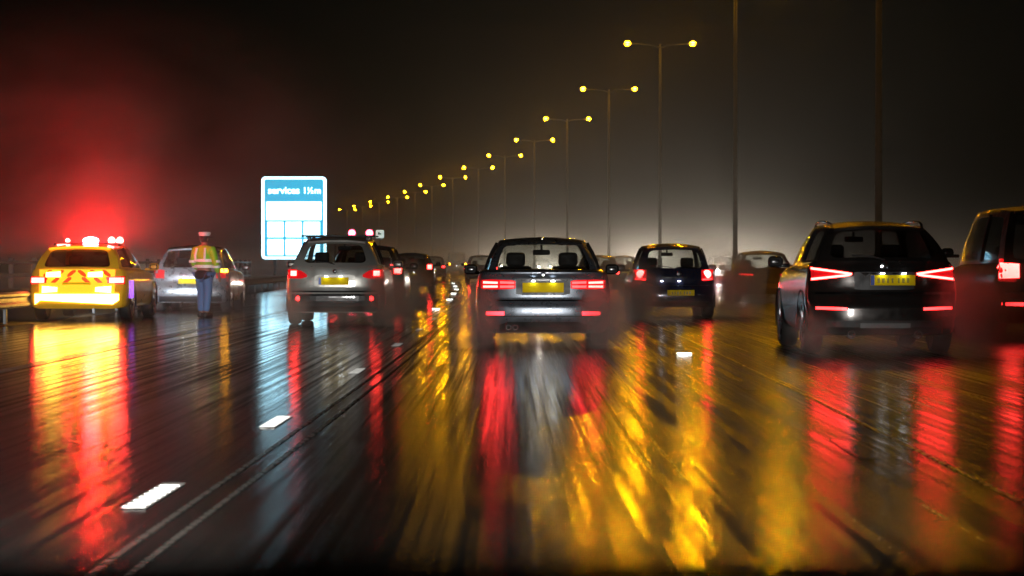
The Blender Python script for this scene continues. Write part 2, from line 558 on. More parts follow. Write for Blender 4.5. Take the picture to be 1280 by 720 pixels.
    def wheels(s, r, axle):
        yr = axle[0]; yf = axle[1] or s.L-.92
        tw = .215
        for y in (yr, yf):
            for sg in (-1, 1):
                xo = sg*(s.W/2-.015)
                bm = bmesh.new()
                add_lathe(bm, [(r-.10, -.10), (r-.04, -.112), (r-.008, -.09), (r, -.05), (r, .05), (r-.008, .09), (r-.04, .112), (r-.10, .10)], 28, 'X')
                bmesh.ops.translate(bm, vec=(xo-sg*.11, y, r), verts=bm.verts[:])
                wh = link('wheel', bm, MT['tyre'], s.root, True)
                wh.data.set_sharp_from_angle(angle=math.radians(45))
                rb = bmesh.new()
                add_lathe(rb, [(.05, .115), (r-.16, .085), (r-.10, .108), (r-.095, .118), (r-.085, .108)], 28, 'X')
                for k in range(5):
                    vs = add_box(rb, (.112, 0, (r-.1)/2), (.02, .05, r-.11), 0, .006, 1)
                    bmesh.ops.rotate(rb, cent=(0, 0, 0), matrix=Matrix.Rotation(2*PI*k/5, 3, 'X'), verts=vs)
                if sg < 0: bmesh.ops.scale(rb, vec=(-1, 1, 1), verts=rb.verts[:])
                bmesh.ops.translate(rb, vec=(xo-sg*.11, y, r), verts=rb.verts[:])
                link('rim', rb, MT['rim'], wh)
                # dark arch opening and its lip
                ab = bmesh.new()
                ro, n = r+.065, 18
                z0 = r*.55
                prev = None
                for k in range(n+1):
                    t = -.25+(PI+.5)*k/n
                    yy, zz = y+ro*math.cos(t), r+ro*math.sin(t)
                    yi, zi = y+(r-.07)*math.cos(t), r+(r-.07)*math.sin(t)
                    x1 = sg*(s.W/2+.004)
                    cur = (ab.verts.new((x1, yy, zz)), ab.verts.new((x1-sg*.03, yi, zi)))
                    if prev: ab.faces.new((prev[0], cur[0], cur[1], prev[1]))
                    prev = cur
                link('wheel_arch', ab, MT['trim'], s.root, True)

    # --- anything fixed on the rear face
    def hit(s, x, z):
        h = s.bvh.ray_cast(Vector((x, -3, z)), Vector((0, 1, 0)))
        if h[0] is not None and h[0].y < 1.2: return h[0].y
        n = s.bvh.find_nearest(Vector((x, .1, z)))
        return n[0].y
    def strip(s, name, ctrl, m, off=.012, depth=.05, nx=10, nz=2, parent=None, mirror=False, both=False):
        if both:
            a = s.strip(name, ctrl, m, off, depth, nx, nz, parent)
            b = s.strip(name, ctrl, m, off, depth, nx, nz, None if parent is None else parent, True)
            return a, b
        bm = bmesh.new()
        x0, x1 = ctrl[0][0], ctrl[-1][0]
        sg = -1 if mirror else 1
        F_, B_ = [], []
        for i in range(nx+1):
            x = x0+(x1-x0)*i/nx
            lo, hi = lerp_pts(ctrl, x)
            fr, bk = [], []
            for j in range(nz+1):
                z = lo+(hi-lo)*j/nz
                y = s.hit(x*sg, z)
                fr.append(bm.verts.new((x*sg, y-off, z))); bk.append(bm.verts.new((x*sg, y+depth, z)))
            F_.append(fr); B_.append(bk)
        for i in range(nx):
            for j in range(nz):
                bm.faces.new((F_[i][j], F_[i+1][j], F_[i+1][j+1], F_[i][j+1]))
                bm.faces.new((B_[i][j], B_[i][j+1], B_[i+1][j+1], B_[i+1][j]))
            bm.faces.new((F_[i][0], B_[i][0], B_[i+1][0], F_[i+1][0])); bm.faces.new((F_[i][nz], F_[i+1][nz], B_[i+1][nz], B_[i][nz]))
        for j in range(nz):
            bm.faces.new((F_[0][j], F_[0][j+1], B_[0][j+1], B_[0][j])); bm.faces.new((F_[nx][j], B_[nx][j], B_[nx][j+1], F_[nx][j+1]))
        return link(name, bm, m, parent or s.root)
    def disc(s, name, x, z, r, m, off=.02, parent=None):
        y = s.hit(x, z)
        bm = lathe([(r*.2, -off-.012), (r*.8, -off-.008), (r, -off), (r, .06)], 20, 'Y', (x, y, z))
        return link(name, bm, m, parent or s.root, False)
    def plate(s, z, w=.52, h=.115, x=0, ink=False, lamps=True, lamp_off=.06, blue=False, m='plate'):
        y = min(s.hit(x, z), s.hit(x-w*.4, z), s.hit(x+w*.4, z))-.014
        bm = box((x, y, z), (w, .01, h), .004, seg=1)
        pl = link('number_plate', bm, MT[m], s.root)
        if ink:      # characters too blurred to read in the photograph: soft upright marks
            for k, cx in enumerate((-.17, -.115, -.06, -.005, .07, .125, .18)):
                link('plate_character', box((x+cx, y-.006, z+random.uniform(-.004, .004)), (random.choice((.028, .034, .02)), .003, .058), .001, seg=1), MT['plate_ink'], pl)
        if blue: link('plate_band', box((x-w/2+.025, y-.0045, z), (.046, .006, h-.006)), MT['plate_blue'], pl)
        if lamps:
            for sx in (-.13, .13):
                link('plate_lamp', box((x+sx, y-.035, z+h/2+.02), (.05, .03, .012), .004, seg=1), MT['plate_lamp'], s.root)
        return pl
    def mirrors(s, y, z, m=None, wd=.2, out=.12):
        for sg in (-1, 1):
            bm = bmesh.new()
            add_box(bm, (sg*(s.W/2+out), y, z), (wd, .13, .15), 0, .062, 4)
            add_box(bm, (sg*(s.W/2+.01), y+.02, z-.05), (.16, .05, .05), 0, .015, 1)
            mo = link('wing_mirror', bm, m or s.pm, s.root, True)
            link('mirror_glass', box((sg*(s.W/2+out), y-.057, z), (wd-.05, .008, .1), .003, seg=1), MT['mirror'], mo)
    def exhaust(s, x, z, r=.035):
        y = s.hit(x, z+.08)
        link('exhaust', lathe([(r*.85, .25), (r, 0), (r, -.03), (r*.85, -.03), (r*.8, .1)], 14, 'Y', (x, y+.02, z)), MT['trim'], s.root)
    def wiper(s, z0=None):
        P = s.P_rear
        pts = [P(u, v)+Vector((0, -.02, 0)) for u, v in ((.5, .03), (.42, .1), (.25, .16))]
        link('rear_wiper', tube(pts, .01, 6), MT['trim'], s.root)
    def rails(s):
        for sg in (-1, 1):
            st = s.st(sg)
            pts = [st(u)+Vector((-sg*.03, 0, h)) for u, h in ((.02, -.01), (.06, .045), (.2, .055), (.5, .05), (.8, .05), (.93, .04), (.98, -.01))]
            link('roof_rail', tube(pts, .017, 8), MT['gloss'], s.root, True)
    def spoiler(s, m=None):
        P = s.P_rear
        bm = bmesh.new()
        rows = []
        for i in range(13):
            u = .03+.94*i/12
            p = P(u, .99)
            rows.append([bm.verts.new(p+Vector(d)) for d in ((0, .12, .02), (0, -.10, .005), (0, -.09, -.03), (0, .03, -.03))])
        for r0, r1 in zip(rows, rows[1:]):
            for k in range(4): bm.faces.new((r0[k], r0[(k+1) % 4], r1[(k+1) % 4], r1[k]))
        bm.faces.new(rows[0]); bm.faces.new(rows[-1])
        sp = link('spoiler', bm, m or s.pm, s.root)
        return sp

#PAINTS
C_GREY = paint('slate grey metallic', (.16, .18, .21), .30, .75)
C_DARK = paint('dark brown black metallic', (.03, .026, .024), .22, .6)
C_NAVY = paint('dark navy paint', (.018, .02, .045), .2, .3)
C_RUST = paint('dark orange brown metallic', (.12, .05, .025), .3, .4)
C_SILV = paint('silver beige metallic', (.50, .49, .45), .36, .6)
C_BLACK = paint('black paint', (.014, .014, .016), .2, .2)
C_VAN = M('dull dark van paint', (.012, .011, .011), .5, 0, coat=.15)
C_RED = paint('dark red paint', (.07, .012, .01), .25, .3)
C_WHITE = paint('dirty white paint', (.55, .55, .52), .4, 0)
C_YELLOW = paint('police yellow paint', (.72, .40, .02), .35, 0)
C_SILVER2 = paint('bright silver paint', (.26, .27, .29), .3, .7)

HATCH = [(.2, .10), (.32, .02), (.45, 0), (.6, .02), (.66, .06), (.85, .08), (1.0, .12), (1.2, .16)]

# ---- grey saloon, straight ahead
Zc = 32.1
c = Car('saloon_car', 'slate grey saloon car directly ahead with split red tail lamps and a blank yellow plate', 'car',
        679, Zc, 4.62, 1.81, [(0, .985), (.12, 1.005), (.55, 1.02), (1.2, .985), (2.9, .96), (3.5, .93), (4.2, .80), (4.62, .66)], .175,
        [(.17, .10), (.3, .03), (.45, 0), (.58, .01), (.61, .05), (.75, .055), (.9, .05), (.98, .02), (1.02, .03)], .16,
        dict(rb=(.745, .72, .985), rt=(.555, 1.42, 1.385), ft=(.56, 2.55, 1.385), fb=(.74, 3.35, .96), bulge=.14, crown=.022),
        C_GREY, margins=dict(rear=(.06, .94, .05, .90, .05, .10)), wheel=.325, axle=(.9, 3.72))
for mir in (False, True):
    t = c.strip('tail_light', [(.365, .775, .872), (.42, .765, .885), (.57, .760, .890), (.70, .758, .893), (.835, .775, .885)], MT['red_lens'], .014, .05, 14, 2, None, mir)
    for (x0, x1) in ((.385, .575), (.605, .80)):
        c.strip('light_bar', [(x0, .785, .812), (x1, .782, .812)], MT['tail_soft' if x0 < .5 else 'tail'], .022, .02, 6, 1, t, mir)
        c.strip('light_bar', [(x0, .835, .862), (x1, .838, .870)], MT['tail_soft' if x0 < .5 else 'tail'], .022, .02, 6, 1, t, mir)
    c.strip('rear_fog_lamp', [(.52, .415, .468), (.76, .42, .465)], MT['reflector'], .012, .03, 6, 1, None, mir)
c.strip('plate_recess', [(-.36, .70, .90), (-.33, .685, .905), (.33, .685, .905), (.36, .70, .90)], MT['trim'], .004, .03, 8, 2)
c.strip('boot_handle', [(-.31, .872, .898), (.31, .872, .898)], MT['chrome'], .03, .03, 8, 1)
c.plate(.785, .55, .13, lamps=True)
c.strip('boot_edge', [(-.62, .605, .622), (.62, .605, .622)], MT['chrome'], .01, .03, 12, 1)
c.strip('bumper_crease', [(-.84, .395, .412), (.84, .395, .412)], MT['trim'], .006, .03, 14, 1)
c.strip('diffuser', [(-.58, .20, .29), (-.5, .19, .33), (.5, .19, .33), (.58, .20, .29)], MT['trim'], .008, .05, 10, 2)
c.exhaust(-.46, .255, .035); c.exhaust(-.37, .255, .035)
c.mirrors(2.95, 1.02, C_BLACK)
link('roof_aerial', box((0, 1.55, 1.445), (.03, .14, .05), .012), MT['gloss'], c.root)
c.disc('badge', 0, .955, .035, MT['chrome'], .008)

# ---- dark SUV on the right
c = Car('estate_suv', 'dark glossy SUV in the right lane with wedge shaped outline tail lamps and roof rails', 'car',
        1107, 29.0, 4.39, 1.83, [(0, 1.14), (.5, 1.125), (2.9, 1.06), (3.4, 1.03), (4.1, .92), (4.39, .74)], .24,
        [(.2, .10), (.32, .02), (.45, 0), (.62, .0), (.68, .05), (.8, .09), (1.0, .10), (1.15, .17)], .20,
        dict(rb=(.79, .20, 1.13), rt=(.575, .66, 1.53), ft=(.57, 2.55, 1.545), fb=(.76, 3.25, 1.05), bulge=.1, pbow=-.02),
        C_DARK, 'glass_dark', margins=dict(rear=(.08, .92, .09, .86, .07, .18)), wheel=.36, axle=(.9, 3.5), front_sweep=.6)
for mir in (False, True):
    t = c.strip('tail_light', [(.39, .975, .985), (.47, .945, 1.01), (.86, .90, 1.065)], MT['red_lens'], .012, .05, 14, 3, None, mir)
    c.strip('light_bar', [(.39, .973, .992), (.45, .978, 1.003), (.86, 1.035, 1.062)], MT['tail'], .02, .02, 10, 1, t, mir)
    c.strip('light_bar', [(.40, .966, .985), (.45, .952, .978), (.86, .905, .932)], MT['tail'], .021, .02, 10, 1, t, mir)
    c.strip('rear_fog_lamp', [(.46, .545, .578), (.82, .555, .588)], MT['tail_soft'], .012, .03, 6, 1, None, mir)
c.strip('plate_recess', [(-.36, .80, 1.0), (-.32, .79, 1.01), (.32, .79, 1.01), (.36, .80, 1.0)], MT['trim'], .003, .03, 8, 2)
c.plate(.905, .54, .125, x=.1, ink=True, blue=True)
c.strip('tailgate_trim', [(-.5, 1.005, 1.02), (.5, 1.005, 1.02)], MT['chrome'], .01, .03, 10, 1)
c.strip('bumper_ledge', [(-.82, .735, .765), (.82, .735, .765)], MT['chrome'], .012, .04, 14, 1)
c.strip('diffuser', [(-.7, .26, .42), (.7, .26, .42)], MT['trim'], .01, .05, 12, 2)
c.strip('skid_plate', [(-.3, .33, .39), (.3, .33, .39)], MT['steel'], .018, .04, 6, 1)
c.exhaust(.40, .25, .05); c.exhaust(-.40, .25, .05)
c.mirrors(2.75, 1.13, C_BLACK); c.rails(); c.spoiler(); c.wiper()
c.disc('badge', 0, 1.075, .05, MT['chrome'], .008)

# ---- dark hatchback
c = Car('hatchback', 'dark navy hatchback ahead in the right lane with round tail lamps and plate on bumper', 'car',
        843, 48.3, 3.9, 1.68, [(0, .98), (.5, .97), (2.5, .93), (3.1, .9), (3.7, .78), (3.9, .62)], .22, HATCH, .17,
        dict(rb=(.71, .16, .97), rt=(.545, .52, 1.40), ft=(.55, 2.0, 1.41), fb=(.70, 2.85, .92), bulge=.1, pbow=-.03),
        C_NAVY, margins=dict(rear=(.10, .90, .05, .86, .07, .15)), wheel=.30, axle=(.65, 3.1))
for mir in (False, True):
    t = c.strip('tail_light', [(.55, .76, .97), (.60, .745, .985), (.80, .77, .975)], MT['red_lens'], .012, .05, 8, 3, None, mir)
    c.disc('round_lamp', (-1 if mir else 1)*.665, .885, .085, MT['tail'], .02, t)
    c.strip('light_bar', [(.57, .765, .79), (.77, .78, .80)], MT['tail_soft'], .02, .02, 5, 1, t, mir)
c.plate(.51, .54, .115, x=.13, ink=True, lamps=False)
c.strip('bumper_crease', [(-.8, .655, .665), (.8, .655, .665)], MT['trim'], .005, .03, 12, 1)
c.strip('lower_bumper', [(-.7, .24, .34), (.7, .24, .34)], MT['trim'], .008, .04, 12, 2)
c.strip('tailgate_handle', [(-.25, .80, .83), (.25, .80, .83)], MT['chrome'], .02, .03, 8, 1)
for sx in (-.25, .1): link('plate_lamp', box((sx, -.0+c.hit(0, .75)-.03, .745), (.05, .03, .012)), MT['plate_lamp'], c.root)
c.disc('badge', .1, .89, .05, MT['chrome'], .01)
c.mirrors(2.4, 1.0, C_BLACK); c.spoiler(); c.wiper()

# ---- brown hatchback in the far right lane
c = Car('family_hatchback', 'rusty brown hatchback with thin red tail lamps, half hidden by the dark SUV', 'car',
        959, 68, 4.4, 1.78, [(0, .93), (.5, .93), (2.8, .9), (3.4, .87), (4.1, .76), (4.4, .6)], .22, HATCH, .18,
        dict(rb=(.74, .2, .93), rt=(.55, .85, 1.34), ft=(.56, 2.2, 1.36), fb=(.73, 3.1, .9), bulge=.1), C_RUST, wheel=.32, axle=(.8, 3.4))
for mir in (False, True):
    t = c.strip('tail_light', [(.36, .745, .80), (.6, .73, .83), (.80, .75, .84)], MT['red_lens'], .012, .05, 8, 2, None, mir)
    c.strip('light_bar', [(.40, .755, .785), (.78, .77, .80)], MT['tail_soft'], .02, .02, 6, 1, t, mir)
c.plate(.46, .54, .13, x=.1, lamps=False, ink=False)
c.mirrors(2.7, .98); c.spoiler()
c.strip('lower_bumper', [(-.7, .24, .34), (.7, .24, .34)], MT['trim'], .008, .04, 12, 2)

# ---- dark people carrier cut by the frame on the right
c = Car('people_carrier', 'tall dark people carrier cut off by the right edge of the photo', 'van',
        1334, 34.3, 4.9, 1.92, [(0, 1.12), (.5, 1.12), (3.4, 1.08), (4.0, 1.04), (4.7, .9), (4.9, .72)], .25,
        [(.2, .10), (.32, .02), (.45, 0), (.62, .0), (.68, .04), (.9, .05), (1.15, .07)], .14,
        dict(rb=(.88, .10, 1.11), rt=(.74, .32, 1.85), ft=(.73, 2.9, 1.86), fb=(.84, 3.85, 1.07), bulge=.08, pbow=-.02),
        C_VAN, 'glass_dark', wheel=.34, axle=(.9, 3.95))
for mir in (False, True):
    t = c.strip('tail_light', [(.70, .86, 1.16), (.74, .84, 1.18), (.93, .85, 1.17)], MT['red_lens'], .012, .05, 6, 4, None, mir)
    c.strip('light_bar', [(.66, .90, 1.10), (.92, .89, 1.12)], MT['tail'], .02, .02, 5, 3, t, mir)
    c.strip('rear_fog_lamp', [(.55, .50, .55), (.90, .505, .55)], MT['tail_soft'], .012, .03, 5, 1, None, mir)
c.plate(.95, .52, .115); c.mirrors(3.5, 1.27, C_BLACK); c.spoiler()
c.strip('bumper_ledge', [(-.86, .66, .70), (.86, .66, .70)], MT['chrome'], .012, .04, 12, 1)

# ---- silver crossover on the left
c = Car('crossover_car', 'silver beige crossover car in the left lane with a roof rack and wide rounded tailgate', 'car',
        418, 43.2, 4.32, 1.78, [(0, 1.07), (.5, 1.06), (2.8, 1.02), (3.4, .99), (4.1, .88), (4.32, .72)], .22,
        [(.2, .08), (.32, .01), (.45, -.02), (.6, -.01), (.64, .06), (.8, .06), (1.0, .10), (1.1, .16)], .2,
        dict(rb=(.76, .18, 1.06), rt=(.55, .62, 1.49), ft=(.56, 2.4, 1.51), fb=(.74, 3.2, 1.01), bulge=.12, pbow=-.03),
        C_SILV, margins=dict(rear=(.12, .88, .09, .84, .08, .16)), wheel=.335, axle=(.75, 3.38))
for mir in (False, True):
    t = c.strip('tail_light', [(.50, .86, .90), (.60, .83, .97), (.74, .83, 1.0), (.86, .84, .99)], MT['red_lens'], .014, .06, 10, 3, None, mir)
    c.strip('lamp_bulb', [(.69, .88, .97), (.80, .88, .97)], MT['tail'], .022, .03, 4, 2, t, mir)
    c.disc('rear_fog_lamp', (-1 if mir else 1)*.655, .475, .045, MT['tail_soft'], .015)
c.strip('plate_recess', [(-.36, .70, .88), (-.33, .68, .90), (.33, .68, .90), (.36, .70, .88)], C_SILV, .004, .03, 8, 2)
c.plate(.785, .54, .135, x=-.02, blue=True)
c.strip('bumper', [(-.87, .30, .60), (-.8, .24, .615), (.8, .24, .615), (.87, .30, .60)], MT['trim'], .016, .05, 16, 4)
c.strip('bumper_reflector', [(-.1, .49, .51), (.36, .49, .51)], MT['chrome'], .022, .04, 6, 1)
c.strip('bumper_lip', [(-.1, .40, .415), (.36, .40, .415)], MT['chrome'], .022, .04, 6, 1)
c.mirrors(2.8, 1.08); c.spoiler(); c.wiper()
c.disc('badge', 0, .96, .04, MT['chrome'], .012)
for y in (1.0, 2.0):
    rk = link('roof_rack', box((0, y, 1.605), (1.36, .07, .03), .01), MT['trim'], c.root)
    for sg in (-1, 1):
        link('rack_foot', box((sg*.53, y, 1.555), (.07, .10, .075), .015), MT['trim'], rk)

def simple_car(name, label, cat, px, Z, W, H, L, belt, pm, lamp_z, lamp_x, lamp_h=.1, plate_z=None, lamp='tail', plate_m='plate', g='glass', boxy=False, lamp_w=.16, sweep=.18):
    b = belt
    r_in, y_t = (.5, .7) if not boxy else (.62*W/1.8+.15, .25)
    cc = Car(name, label, cat, px, Z, L, W, [(0, b), (.5, b), (L*.62, b-.04), (L*.76, b-.07), (L*.93, b-.2), (L, b-.36)], .22, HATCH, sweep,
             dict(rb=(W*.42, .2, b), rt=(W*.315 if not boxy else W*.40, y_t, H-.04), ft=(W*.315 if not boxy else W*.39, L*.5, H-.03), fb=(W*.41, L*.7, b-.04), bulge=.1),
             pm, g, wheel=.32, axle=(.8, L-.95))
    for mir in (False, True):
        t = cc.strip('tail_light', [(lamp_x-lamp_w/2-.03, lamp_z-lamp_h/2-.03, lamp_z+lamp_h/2+.03), (lamp_x+lamp_w/2+.02, lamp_z-lamp_h/2-.02, lamp_z+lamp_h/2+.03)], MT['red_lens'], .012, .05, 5, 2, None, mir)
        cc.strip('lamp_bulb', [(lamp_x-lamp_w/2, lamp_z-lamp_h/2, lamp_z+lamp_h/2), (lamp_x+lamp_w/2, lamp_z-lamp_h/2, lamp_z+lamp_h/2)], MT[lamp], .02, .03, 4, 2, t, mir)
    if plate_z: cc.plate(plate_z, .52, .125, lamps=True)
    cc.mirrors(L*.6, b+.05)
    cc.strip('lower_bumper', [(-W*.4, .24, .36), (W*.4, .24, .36)], MT['trim'], .008, .04, 10, 2)
    return cc

simple_car('estate_car', 'black estate car mostly hidden behind the silver crossover, roof rails showing', 'car', 456, 55, 1.8, 1.46, 4.5, .98, C_BLACK, .95, .74, .16, .7)
simple_car('small_suv', 'dark SUV with a bright yellow plate, ahead of the silver crossover', 'car', 513, 91, 1.8, 1.42, 4.3, 1.0, C_BLACK, .95, .72, .16, .66, g='glass_dark')
simple_car('city_car', 'small red lit car far ahead in the left lane beyond the dark SUV', 'car', 541, 150, 1.7, 1.45, 4.0, .95, C_RED, .85, .66, .12, .6, lamp='tail_soft')
simple_car('delivery_van', 'pale tall van far ahead in the haze, left of the grey saloon', 'van', 572, 250, 2.0, 2.1, 5.0, 1.15, C_WHITE, .95, .85, .2, .7, boxy=True, lamp='amber')
simple_car('far_hatchback', 'dark red hatchback far ahead beside the grey saloon mirror', 'car', 603, 130, 1.78, 1.45, 4.2, .95, C_RED, .80, .72, .14, .55)
simple_car('low_saloon', 'dark low saloon car just past the grey saloon on its right', 'car', 750, 100, 1.78, 1.36, 4.4, .95, C_DARK, .70, .72, .12, .5)
simple_car('taxi_car', 'amber lit car between the grey saloon and navy hatchback', 'car', 781, 130, 1.76, 1.42, 4.2, .93, C_RUST, .72, .70, .10, .60, lamp='tail_soft')

# ------------------------------------------------------------------ patrol car on the hard shoulder
C = Car('police_car', 'yellow patrol car on the hard shoulder with red beacons lit and tailgate with added glow', 'police car',
        95, 46, 4.75, 1.88, [(0, 1.0), (.5, 1.0), (2.9, .97), (3.6, .93), (4.4, .8), (4.75, .62)], .24, HATCH, .12,
        dict(rb=(.80, .12, 1.0), rt=(.62, .5, 1.39), ft=(.58, 2.5, 1.41), fb=(.75, 3.3, .96), bulge=.09, pbow=-.02),
        C_YELLOW, 'glass_dark', margins=dict(rear=(.10, .90, .06, .86, .06, .12)), wheel=.34, axle=(.95, 3.8))
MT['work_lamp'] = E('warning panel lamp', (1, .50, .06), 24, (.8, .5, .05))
MT['tailgate_glow'] = E('tailgate paint with added glow', (1, .30, .01), 1.9, (.8, .4, .03))  # reflective panel paint given emission, no lamp behind it
MT['beacon'] = E('red beacon', (1, .008, .010), 1150, (.5, .02, .02))
MT['beacon_soft'] = E('red beacon dim', (1, .035, .03), 120, (.5, .02, .02))
MT['violet'] = E('flank paint with violet glow', (.35, .05, 1), 1.2, (.1, .05, .5))  # blue flank square, its red-lit violet put in as emission
for mir in (False, True):
    t = C.strip('tail_light', [(.58, .72, .84), (.9, .70, .86)], MT['red_lens'], .02, .05, 6, 2, None, mir)
    C.strip('lamp_bulb', [(.62, .73, .83), (.88, .73, .83)], MT['tail'], .03, .03, 5, 2, t, mir)
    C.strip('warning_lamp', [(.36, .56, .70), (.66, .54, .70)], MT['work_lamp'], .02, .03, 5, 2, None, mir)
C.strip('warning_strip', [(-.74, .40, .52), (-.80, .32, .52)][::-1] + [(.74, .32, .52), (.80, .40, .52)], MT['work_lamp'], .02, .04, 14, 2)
C.strip('tailgate_band', [(-.72, .54, .985), (.72, .54, .985)], MT['tailgate_glow'], .012, .03, 12, 2)
MT['chevron_red'] = E('red chevron panel', (1, .07, .008), 1.0, (.6, .03, .01))  # reflective chevron paint, brightness put in as emission
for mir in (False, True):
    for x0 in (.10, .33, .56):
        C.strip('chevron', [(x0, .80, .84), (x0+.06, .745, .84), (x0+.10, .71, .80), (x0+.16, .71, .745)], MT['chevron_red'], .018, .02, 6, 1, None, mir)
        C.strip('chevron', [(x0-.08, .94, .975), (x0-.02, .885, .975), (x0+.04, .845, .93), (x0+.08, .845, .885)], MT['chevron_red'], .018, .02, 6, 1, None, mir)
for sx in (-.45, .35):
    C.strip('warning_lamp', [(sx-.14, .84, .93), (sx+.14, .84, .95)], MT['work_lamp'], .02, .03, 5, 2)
C.plate(.67, .54, .14, lamps=False)
C.mirrors(2.9, 1.03); C.spoiler(MT['tailgate_glow'])  # spoiler shares the added tailgate glow
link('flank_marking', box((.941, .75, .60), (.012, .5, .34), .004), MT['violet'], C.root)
bar = link('light_bar_base', box((0, 1.35, 1.475), (1.30, .30, .05), .015), MT['trim'], C.root)
for sx, wd, mm in ((.05, .32, 'beacon'), (.46, .14, 'beacon_soft'), (.62, .13, 'beacon_soft'), (-.40, .08, 'beacon_soft')):
    b = bmesh.new(); bmesh.ops.create_uvsphere(b, u_segments=16, v_segments=10, radius=1)
    for v in b.verts: v.co.z = max(v.co.z, -.55)
    bmesh.ops.scale(b, vec=(wd/2, .13, .075 if wd > .1 else .045), verts=b.verts[:]); bmesh.ops.translate(b, vec=(sx, 1.35, 1.545), verts=b.verts[:])
    link('beacon_lamp', b, MT[mm], bar, True)
for sx in (-.65, .65):
    ld = bpy.data.lights.new('headlamp_beam', 'SPOT'); ld.energy = 700; ld.color = (.75, .88, 1.0); ld.spot_size = math.radians(50); ld.spot_blend = .8; ld.shadow_soft_size = .08
    lo = bpy.data.objects.new('headlamp_beam', ld); COL.objects.link(lo); lo.parent = C.root
    lo.location = (sx, 4.80, .66); lo.rotation_euler = (PI/2-.02, 0, 0)
    link('headlamp', lathe([(.03, .05), (.08, .03), (.09, -.1)], 14, 'Y', (sx, 4.70, .66)), MT['head'], C.root)
link('light_bar_strip', box((-.1, 1.18, 1.46), (.95, .03, .03), .006), MT['beacon_soft'], bar)

# ------------------------------------------------------------------ broken-down car beyond it
C = Car('broken_down_car', 'bright silver car stopped on the hard shoulder behind the officer, hazard lamp lit', 'car',
        237, 54, 4.2, 1.74, [(0, .97), (.5, .97), (2.6, .93), (3.3, .9), (3.9, .78), (4.2, .6)], .22, HATCH, .18,
        dict(rb=(.73, .15, .97), rt=(.56, .5, 1.40), ft=(.56, 2.2, 1.42), fb=(.71, 3.0, .93), bulge=.1), C_SILVER2, wheel=.31, axle=(.7, 3.3))
for mir in (False, True):
    t = C.strip('tail_light', [(.58, .76, .95), (.83, .77, .97)], MT['red_lens'], .012, .05, 5, 2, None, mir)
    if not mir: C.strip('hazard_lamp', [(.68, .90, .97), (.82, .90, .97)], MT['amber'], .022, .03, 4, 1, t, mir)
C.plate(.70, .52, .115); C.mirrors(2.5, 1.0); C.spoiler()
C.strip('lower_bumper', [(-.7, .24, .36), (.7, .24, .36)], MT['trim'], .008, .04, 12, 2)

# ------------------------------------------------------------------ oncoming cars on the other carriageway
def oncoming(px, Z, label, pm, power):
    p = at(px, Z)
    cc = Car('oncoming_car', label, 'car', px, Z, 4.3, 1.78, [(0, .97), (.5, .97), (2.7, .93), (3.4, .9), (4.0, .78), (4.3, .62)], .22, HATCH, .18,
             dict(rb=(.74, .15, .97), rt=(.56, .6, 1.40), ft=(.56, 2.3, 1.42), fb=(.72, 3.1, .93), bulge=.1), pm, wheel=.31, axle=(.7, 3.4),
             heading=PI-math.atan(rslope(Z)))
    cc.root['group'] = 'oncoming cars with headlamps lit'
    for sg in (-1, 1):
        link('headlamp', lathe([(.02, .09), (.07, .07), (.085, 0), (.085, -.15)], 16, 'Y', (sg*.62, 4.12, .66)), MT['head'], cc.root)
        ld = bpy.data.lights.new('headlamp_beam', 'SPOT')
        ld.energy = power; ld.color = (1, .86, .68); ld.spot_size = math.radians(36); ld.spot_blend = .9; ld.shadow_soft_size = .08
        lo = bpy.data.objects.new('headlamp_beam', ld); COL.objects.link(lo); lo.parent = cc.root
        lo.location = (sg*.62, 4.28, .66); lo.rotation_euler = (PI/2-.01, 0, 0)
    cc.mirrors(2.6, 1.0)
oncoming(898, 140, 'oncoming car with dazzling headlamps seen between navy hatchback and brown hatchback', C_WHITE, P_ONCOMING)
oncoming(790, 190, 'oncoming car with headlamps lit beyond the amber lit car', C_SILVER2, P_ONCOMING)
oncoming(676, 260, 'oncoming car with headlamps lit straight behind the grey saloon', C_SILVER2, P_ONCOMING)
oncoming(617, 330, 'farthest oncoming car with headlamps lit, seen past the saloon mirror', C_SILVER2, P_ONCOMING)

# ------------------------------------------------------------------ lamp columns on the central reservation
POLE_X = [1098, 919, 825, 761, 709, 668, 631, 598, 566, 540, 519, 497, 474, 453, 434]
LAMP_H = 12.9
def pole_pos(n):
    Z = 62.6+34.5*n
    return at(POLE_X[n], Z)
bm_pole = bmesh.new(); add_tube(bm_pole, [(0, 0, 0), (0, 0, 1.3), (0, 0, 1.35), (0, 0, LAMP_H-.15), (0, 0, LAMP_H+.1)], [.14, .13, .10, .065, .06], 12)
def arm_mesh(sg):
    b = bmesh.new()
    add_tube(b, [(0, 0, LAMP_H-.1), (sg*.4, 0, LAMP_H+.02), (sg*1.0, 0, LAMP_H+.08), (sg*1.5, 0, LAMP_H+.10)], [.035, .028, .024, .022], 6)
    return b
def lantern_mesh(sg):
    b = bmesh.new(); add_box(b, (sg*1.75, 0, LAMP_H+.10), (.56, .22, .08), 0, .035, 2); return b
def bowl_mesh(sg):
    b = bmesh.new()
    bmesh.ops.create_uvsphere(b, u_segments=10, v_segments=6, radius=1)
    bmesh.ops.scale(b, vec=(.165, .12, .115), verts=b.verts[:])
    bmesh.ops.translate(b, vec=(sg*1.78, 0, LAMP_H+.12), verts=b.verts[:])
    return b
proto = thing('street_lamp', 'x', 'street lamp', pole_pos(0), 0, 'twin arm street lamps along the central reservation')
link('pole', bm_pole, MT['pole'], proto, True)
for sg in (-1, 1):
    link('arm', arm_mesh(sg), MT['pole'], proto, True)
    ln = link('lantern', lantern_mesh(sg), MT['white_lamp_body'], proto)
    link('lamp_bowl', bowl_mesh(sg), MT['sodium'], ln, True)
